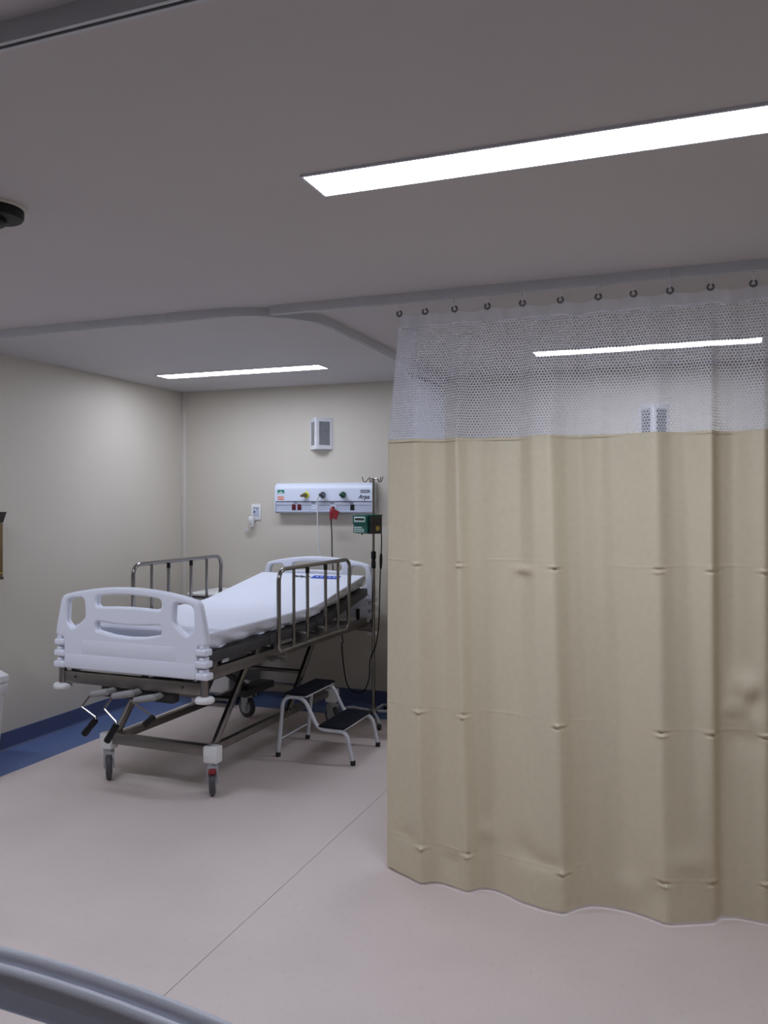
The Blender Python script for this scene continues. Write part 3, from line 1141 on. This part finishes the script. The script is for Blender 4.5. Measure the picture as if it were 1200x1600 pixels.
cd = thing('power_cord', 'black power cord with red plug running from the pump to the service panel', 'cord', (-2.08, 5.46, 1.33))
o3 = Vector((-2.08, 5.46, 1.33))
bm = new()
pts = [(-2.080, 5.455, 1.338), (-2.080, 5.455, 1.25), (-2.087, 5.458, 1.13), (-2.095, 5.46, .95), (-2.103, 5.46, .70), (-2.125, 5.46, .55),
       (-2.165, 5.455, .45), (-2.172, 5.45, .32), (-2.21, 5.45, .225), (-2.28, 5.46, .205), (-2.355, 5.48, .255), (-2.395, 5.50, .42),
       (-2.430, 5.56, .53), (-2.50, 5.74, .52), (-2.60, 5.855, .72), (-2.640, 5.860, 1.10), (-2.643, 5.855, 1.30), (-2.646, 5.842, 1.44)]
tube(bm, [p - o3 for p in bez(pts)], .0045, 8)
obj('cable', bm, 'black_plastic', cd, 60)
bm = new()
tube(bm, [Vector(p) - o3 for p in ((-2.083, 5.456, 1.20), (-2.084, 5.456, 1.185), (-2.085, 5.457, 1.15), (-2.087, 5.458, 1.105), (-2.088, 5.458, 1.09))],
     [.006, .010, .011, .009, .006], 12)
obj('connector', bm, 'black_plastic', cd, 40)
bm = new()
tube(bm, [Vector(p) - o3 for p in ((-2.646, 5.842, 1.42), (-2.644, 5.842, 1.45), (-2.642, 5.846, 1.48), (-2.640, 5.852, 1.505), (-2.638, 5.868, 1.522))],
     [.007, .012, .017, .017, .014], 12)
tag(obj('plug', bm, 'red_plastic', cd, 40), 'red plug')
bm = new()
box(bm, -.026, .030, -.002, .002, -.035, .035, .0015, 1, Matrix.Translation(Vector((-2.612, 5.838, 1.468)) - o3) @ Matrix.Rotation(.35, 4, 'Y'))
tag(obj('cord_tag', bm, 'red_plastic', cd, 30), 'red tag on the plug')

# ------------------------------------------------------------------ bed-head service panel
PX0, PX1 = -3.145, -2.318
sp = thing('service_panel', 'white wall-mounted hospital service panel with gas outlets and switches above the bed', 'wall panel', (PX0, YB, 1.478))
def pbox(name, x0, x1, y0, y1, z0, z1, mat, parent=sp, bev=0.0):
    bm = new(); box(bm, x0 - PX0, x1 - PX0, y0 - YB, y1 - YB, z0 - 1.478, z1 - 1.478, bev)
    return obj(name, bm, mat, parent, 40)
up = [(0, .092), (-.084, .092)] + [(-.084 + .044 * (1 - math.cos(a)), .175 + .058 * math.sin(a)) for a in [i * PI / 2 / 8 for i in range(9)]] + [(0, .235)]
bm = new(); extrude_x(bm, up, 0, PX1 - PX0); obj('upper_cover', bm, 'panel_white', sp, 40)
bm = new(); extrude_x(bm, [(0, 0), (-.070, 0), (-.080, .008), (-.080, .018), (-.077, .020), (-.077, .060), (-.081, .062), (-.081, .084), (0, .084)],
                      .004, PX1 - PX0 - .004)
obj('lower_cover', bm, 'panel_grey', sp, 40)
bm = new(); box(bm, .002, PX1 - PX0 - .002, -.078, 0, .083, .093); obj('shadow_gap', bm, 'panel_line', sp, 0)
for x0 in (-.006, PX1 - PX0):
    bm = new(); extrude_x(bm, [(0, -.002), (-.072, -.002), (-.086, .008), (-.087, .178), (-.076, .212), (-.042, .238), (0, .238)], x0, x0 + .006)
    obj('end_cap', bm, 'panel_white', sp, 40)
yf = YB - .0855
pbox('green_label', -3.126, -3.066, yf, yf + .003, 1.631, 1.660, 'label_green')
for x, z, w_ in ((-3.096, 1.648, .010), (-3.096, 1.637, .040)):
    pbox('label_mark', x - w_ / 2, x + w_ / 2, yf - .0006, yf + .001, z - .003, z + .003, 'print_white')
pbox('orange_label', -3.124, -3.070, yf, yf + .003, 1.581, 1.607, 'label_orange')
for k in range(3): pbox('label_mark', -3.118 + k * .016, -3.106 + k * .016, yf - .0006, yf + .001, 1.590, 1.598, 'print_white')
pbox('maker_plate', -2.412, -2.338, yf, yf + .003, 1.634, 1.655, 'print_black')
for k in range(5): pbox('label_mark', -2.406 + k * .0130, -2.398 + k * .0130, yf - .0006, yf + .001, 1.640, 1.649, 'print_white')
o = text_on_wall('Arpa', .046, 0, 0, 0, 'print_black', sp, .32)
o.location = (-2.386 - PX0, yf - YB, 1.602 - 1.478)
for x in (-2.968, -2.812, -2.650, -2.489):
    pbox('caption', x - .017, x + .017, YB - .0816, YB - .079, 1.5520, 1.5585, 'print_black')
for x0 in (-3.000, -2.951):
    pbox('switch', x0, x0 + .032, YB - .084, YB - .070, 1.500, 1.546, 'switch_red', sp, .002)
pbox('rocker', -2.499, -2.467, YB - .084, YB - .070, 1.500, 1.545, 'black_plastic', sp, .002)
for x in (-2.808, -2.642):
    pb = pbox('socket', x - .022, x + .022, YB - .0795, YB - .070, 1.503, 1.547, 'panel_white', sp, .003)
    bm = new()
    for dx, dz in ((-.008, 0), (.008, 0), (0, .004)): cyl(bm, (x + dx - PX0, -.0800, 1.526 + dz - 1.478), (x + dx - PX0, -.075, 1.526 + dz - 1.478), .0026, 8)
    obj('socket_hole', bm, 'black_plastic', pb, 40)
def gas(x, body, flange, lever):
    z = 1.618 - 1.478
    bm = new(); lathe(bm, [(.023, -.0835), (.025, -.090), (.022, -.096)], x - PX0, 0, 24, 'y', z)
    g = obj('gas_outlet', bm, flange, sp, 40)
    bm = new(); lathe(bm, [(.015, -.09), (.0165, -.105), (.0165, -.118), (.012, -.124), (.012, -.140), (.009, -.143)], x - PX0, 0, 20, 'y', z)
    obj('valve_body', bm, body, g, 40)
    bm = new(); tube(bm, [(x - PX0, -.112, z), (x - PX0 + lever * .026, -.118, z - .006), (x - PX0 + lever * .034, -.118, z - .008)], [.010, .011, .007], 12)
    obj('valve_lever', bm, body, g, 40)
gas(-2.872, 'brass', 'gas_yellow', -1)
gas(-2.728, 'gas_grey', 'gas_grey', 1)
gas(-2.556, 'gas_green', 'gas_green', 1)

hs = thing('oxygen_hose', 'thin clear hose hanging from the grey gas outlet of the service panel', 'hose', (-2.75, 5.84, 1.6))
bm = new()
tube(bm, [Vector(p) - Vector((-2.75, 5.84, 1.6)) for p in bez([(-2.740, 5.832, 1.608), (-2.757, 5.832, 1.590), (-2.762, 5.845, 1.53), (-2.763, 5.85, 1.40), (-2.757, 5.855, 1.25),
                                                               (-2.742, 5.86, 1.12), (-2.72, 5.87, .98)])], .005, 8)
obj('hose_line', bm, 'clear_tube', hs, 60)
bm = new(); tube(bm, [(.006, -.004, .010), (-.004, -.008, -.006), (-.009, -.008, -.016)], [.008, .0075, .006], 10)
obj('hose_fitting', bm, 'white_plastic', hs, 40)

# ------------------------------------------------------------------ wedge wall lamps
def sconce(xc, label):
    t = thing('wall_lamp', label, 'wall lamp', (xc, YB, 1.978), 0, 'wedge wall lamps')
    hw, dp, h = .093, .102, .245
    for z0, z1 in ((0, .010), (h - .010, h)):
        bm = new()
        a = [bm.verts.new(p) for p in ((-hw, 0, z0), (0, -dp, z0), (hw, 0, z0))]
        b = [bm.verts.new(p) for p in ((-hw, 0, z1), (0, -dp, z1), (hw, 0, z1))]
        for i in range(3): bm.faces.new((a[i], a[(i + 1) % 3], b[(i + 1) % 3], b[i]))
        bm.faces.new(a[::-1]); bm.faces.new(b)
        obj('end_plate', bm, 'sconce_white', t, 0)
    L = math.hypot(hw, dp)
    for s in (-1, 1):
        ang = math.atan2(-dp, -s * hw)           # along the face from the wall to the ridge
        M = Matrix.Translation((s * hw, 0, 0)) @ Matrix.Rotation(ang, 4, 'Z')
        bm = new()
        th = (0, .006) if s > 0 else (-.006, 0)
        box(bm, 0, .022, *th, 0, h, 0, 1, M); box(bm, L - .024, L, *th, 0, h, 0, 1, M)
        box(bm, .022, L - .024, *th, 0, .030, 0, 1, M); box(bm, .022, L - .024, *th, h - .030, h, 0, 1, M)
        f = obj('face_frame', bm, 'sconce_white', t, 0)
        bm = new()
        th2 = (-.003, .000) if s > 0 else (.000, .003)
        th2 = (.004, .007) if s < 0 else (-.007, -.004)
        th2 = (.0015, .0035) if s > 0 else (-.0035, -.0015)
        box(bm, .020, L - .022, *th2, .028, h - .028, 0, 1, M)
        obj('glass_pane', bm, 'sconce_glass', f, 0)
    return t
sconce(-2.780, 'white wedge-shaped wall lamp above the service panel')
sconce(-.2775, 'white wedge-shaped wall lamp behind the curtain netting')

# ------------------------------------------------------------------ outlet and adapter
ot = thing('wall_outlet', 'white double wall outlet on cream wall near the service panel', 'outlet', (-3.364, YB, 1.417))
bm = new(); box(bm, -.043, .043, -.010, 0, 0, .130, .003); obj('cover_plate', bm, 'white_plastic', ot, 40)
bm = new(); box(bm, -.028, .030, -.0125, -.008, .030, .104, .002); sk = obj('socket_block', bm, 'panel_grey', ot, 40)
bm = new(); box(bm, -.026, .028, -.0130, -.012, .098, .103); obj('caption', bm, 'panel_line', ot, 0)
bm = new(); cyl(bm, (-.012, -.0135, .066), (-.012, -.010, .066), .007, 12); cyl(bm, (.010, -.0135, .090), (.010, -.010, .090), .004, 10)
obj('socket_hole', bm, 'black_plastic', sk, 40)
ad = thing('plug_adapter', 'small pale plug with coiled cable hanging from the wall outlet', 'plug', (-3.385, YB - .012, 1.43))
bm = new(); box(bm, -.022, .018, -.050, 0, -.022, .016, .007, 3); box(bm, -.014, .016, -.046, -.008, -.068, -.018, .006, 3)
obj('plug_body', bm, 'white_plastic', ad, 40)
bm = new(); box(bm, -.010, .012, -.0475, -.045, -.056, -.030, .001); obj('plug_mark', bm, 'grey_plastic', ad, 30)
bm = new()
tube(bm, bez([(-.002, -.028, -.066), (-.010, -.030, -.085), (-.036, -.026, -.098), (-.058, -.020, -.092), (-.062, -.018, -.080), (-.050, -.018, -.074),
              (-.044, -.018, -.086), (-.054, -.018, -.100), (-.066, -.014, -.106)]), .0028, 8)
tube(bm, bez([(-.018, -.028, -.010), (-.036, -.028, -.030), (-.044, -.024, -.055), (-.050, -.020, -.078)]), .0024, 8)
obj('coiled_cable', bm, 'clear_tube', ad, 60)

# ------------------------------------------------------------------ bedside cabinet behind the bed
cb = thing('bedside_cabinet', 'white-topped bedside cabinet in the corner behind the bed guard', 'cabinet', (-3.49, 5.68, 0))
bm = new(); box(bm, -.195, .195, -.235, .235, .840, .862, .006, 3); obj('cabinet_top', bm, 'cabinet_white', cb, 40)
bm = new(); box(bm, -.180, .180, -.215, .225, .10, .828, .004); obj('cabinet_body', bm, 'cabinet_grey', cb, 40)
bm = new(); box(bm, -.172, .172, -.228, -.214, .66, .815, .003); dr = obj('drawer', bm, 'cabinet_white', cb, 40)
bm = new(); tube(bm, fillet([(-.05, -.228, .74), (-.05, -.250, .74), (.05, -.250, .74), (.05, -.228, .74)], .012, 4), .005, 8); obj('handle', bm, 'steel', dr, 40)
bm = new(); box(bm, -.172, .172, -.228, -.214, .115, .650, .003); dr = obj('door', bm, 'cabinet_white', cb, 40)
bm = new(); tube(bm, fillet([(.13, -.228, .42), (.13, -.250, .42), (.13, -.250, .52), (.13, -.228, .52)], .012, 4), .005, 8); obj('handle', bm, 'steel', dr, 40)
bm = new(); box(bm, -.178, .178, -.210, .222, .826, .842); obj('shadow_gap', bm, 'black_plastic', cb, 0)
for x in (-.16, .16):
    for y in (-.19, .20):
        bm = new(); lathe(bm, [(.012, 0), (.018, .004), (.018, .05), (.014, .06), (.014, .102)], x, y, 16); obj('leg', bm, 'grey_plastic', cb, 40)

# ------------------------------------------------------------------ waste bin, wall box, ceiling device at the picture's edge
bn = thing('waste_bin', 'white lidded plastic waste bin standing by the wall', 'waste bin', (-3.808, 3.42, 0))
bm = new()
def ring4(hw, z, r=.035):
    return [Vector((p[0], p[1], z)) for p in fillet([(-hw, -hw), (hw, -hw), (hw, hw), (-hw, hw)], r, 5, True)]
lv = [ring4(.150, 0), ring4(.156, .004), ring4(.185, .50), ring4(.187, .505)]
rr = [[bm.verts.new(p) for p in l] for l in lv]
for a, b in zip(rr, rr[1:]):
    for k in range(len(a)): bm.faces.new((a[k], a[(k + 1) % len(a)], b[(k + 1) % len(b)], b[k]))
bm.faces.new(rr[0][::-1]); bm.faces.new(rr[-1])
obj('bin_body', bm, 'bin_white', bn, 40)
bm = new()
lv = [ring4(.196, .498), ring4(.198, .502), ring4(.198, .540), ring4(.190, .548), ring4(.190, .556), ring4(.202, .560), ring4(.200, .590), ring4(.170, .620), ring4(.10, .632)]
rr = [[bm.verts.new(p) for p in l] for l in lv]
for a, b in zip(rr, rr[1:]):
    for k in range(len(a)): bm.faces.new((a[k], a[(k + 1) % len(a)], b[(k + 1) % len(b)], b[k]))
bm.faces.new(rr[0][::-1]); bm.faces.new(rr[-1])
obj('bin_lid', bm, 'bin_white', bn, 40)
bm = new(); box(bm, .155, .215, -.04, .04, .018, .030, .004); obj('pedal', bm, 'black_plastic', bn, 40)

wb = thing('wall_box', 'brown wall-mounted box with dark flared top on the cream wall', 'wall box', (XL, 3.75, 1.09))
bm = new(); box(bm, 0, .125, -.16, .155, .012, .345, .004); obj('box_body', bm, 'box_brown', wb, 40)
bm = new()
a = [bm.verts.new(p) for p in ((0, -.16, .345), (.125, -.16, .345), (.125, .155, .345), (0, .155, .345))]
b = [bm.verts.new(p) for p in ((0, -.17, .410), (.140, -.17, .410), (.140, .168, .410), (0, .168, .410))]
for i in range(4): bm.faces.new((a[i], a[(i + 1) % 4], b[(i + 1) % 4], b[i]))
bm.faces.new(a[::-1]); bm.faces.new(b)
obj('box_top', bm, 'box_dark', wb, 0)
bm = new(); box(bm, 0, .127, -.162, .157, .036, .042); obj('pale_band', bm, 'sticker_yellow', wb, 0)
bm = new(); box(bm, 0, .128, -.163, .158, 0, .014, .002); obj('box_base', bm, 'box_dark', wb, 30)

dv = thing('ceiling_sensor', 'round black device mounted on a pale ring on the ceiling', 'ceiling sensor', (-2.074, 2.017, H))
bm = new(); lathe(bm, [(.088, 0), (.088, -.006), (.084, -.010)], 0, 0, 36); obj('mounting_ring', bm, 'trim_white', dv, 40)
bm = new(); lathe(bm, [(.080, -.008), (.084, -.012), (.084, -.032), (.078, -.040), (.050, -.042)], 0, 0, 36); obj('sensor_body', bm, 'black_plastic', dv, 40)
bm = new(); lathe(bm, [(.052, -.040), (.052, -.052), (.046, -.058), (.020, -.060)], -.018, -.008, 30); obj('sensor_lens', bm, 'black_plastic', dv, 40)
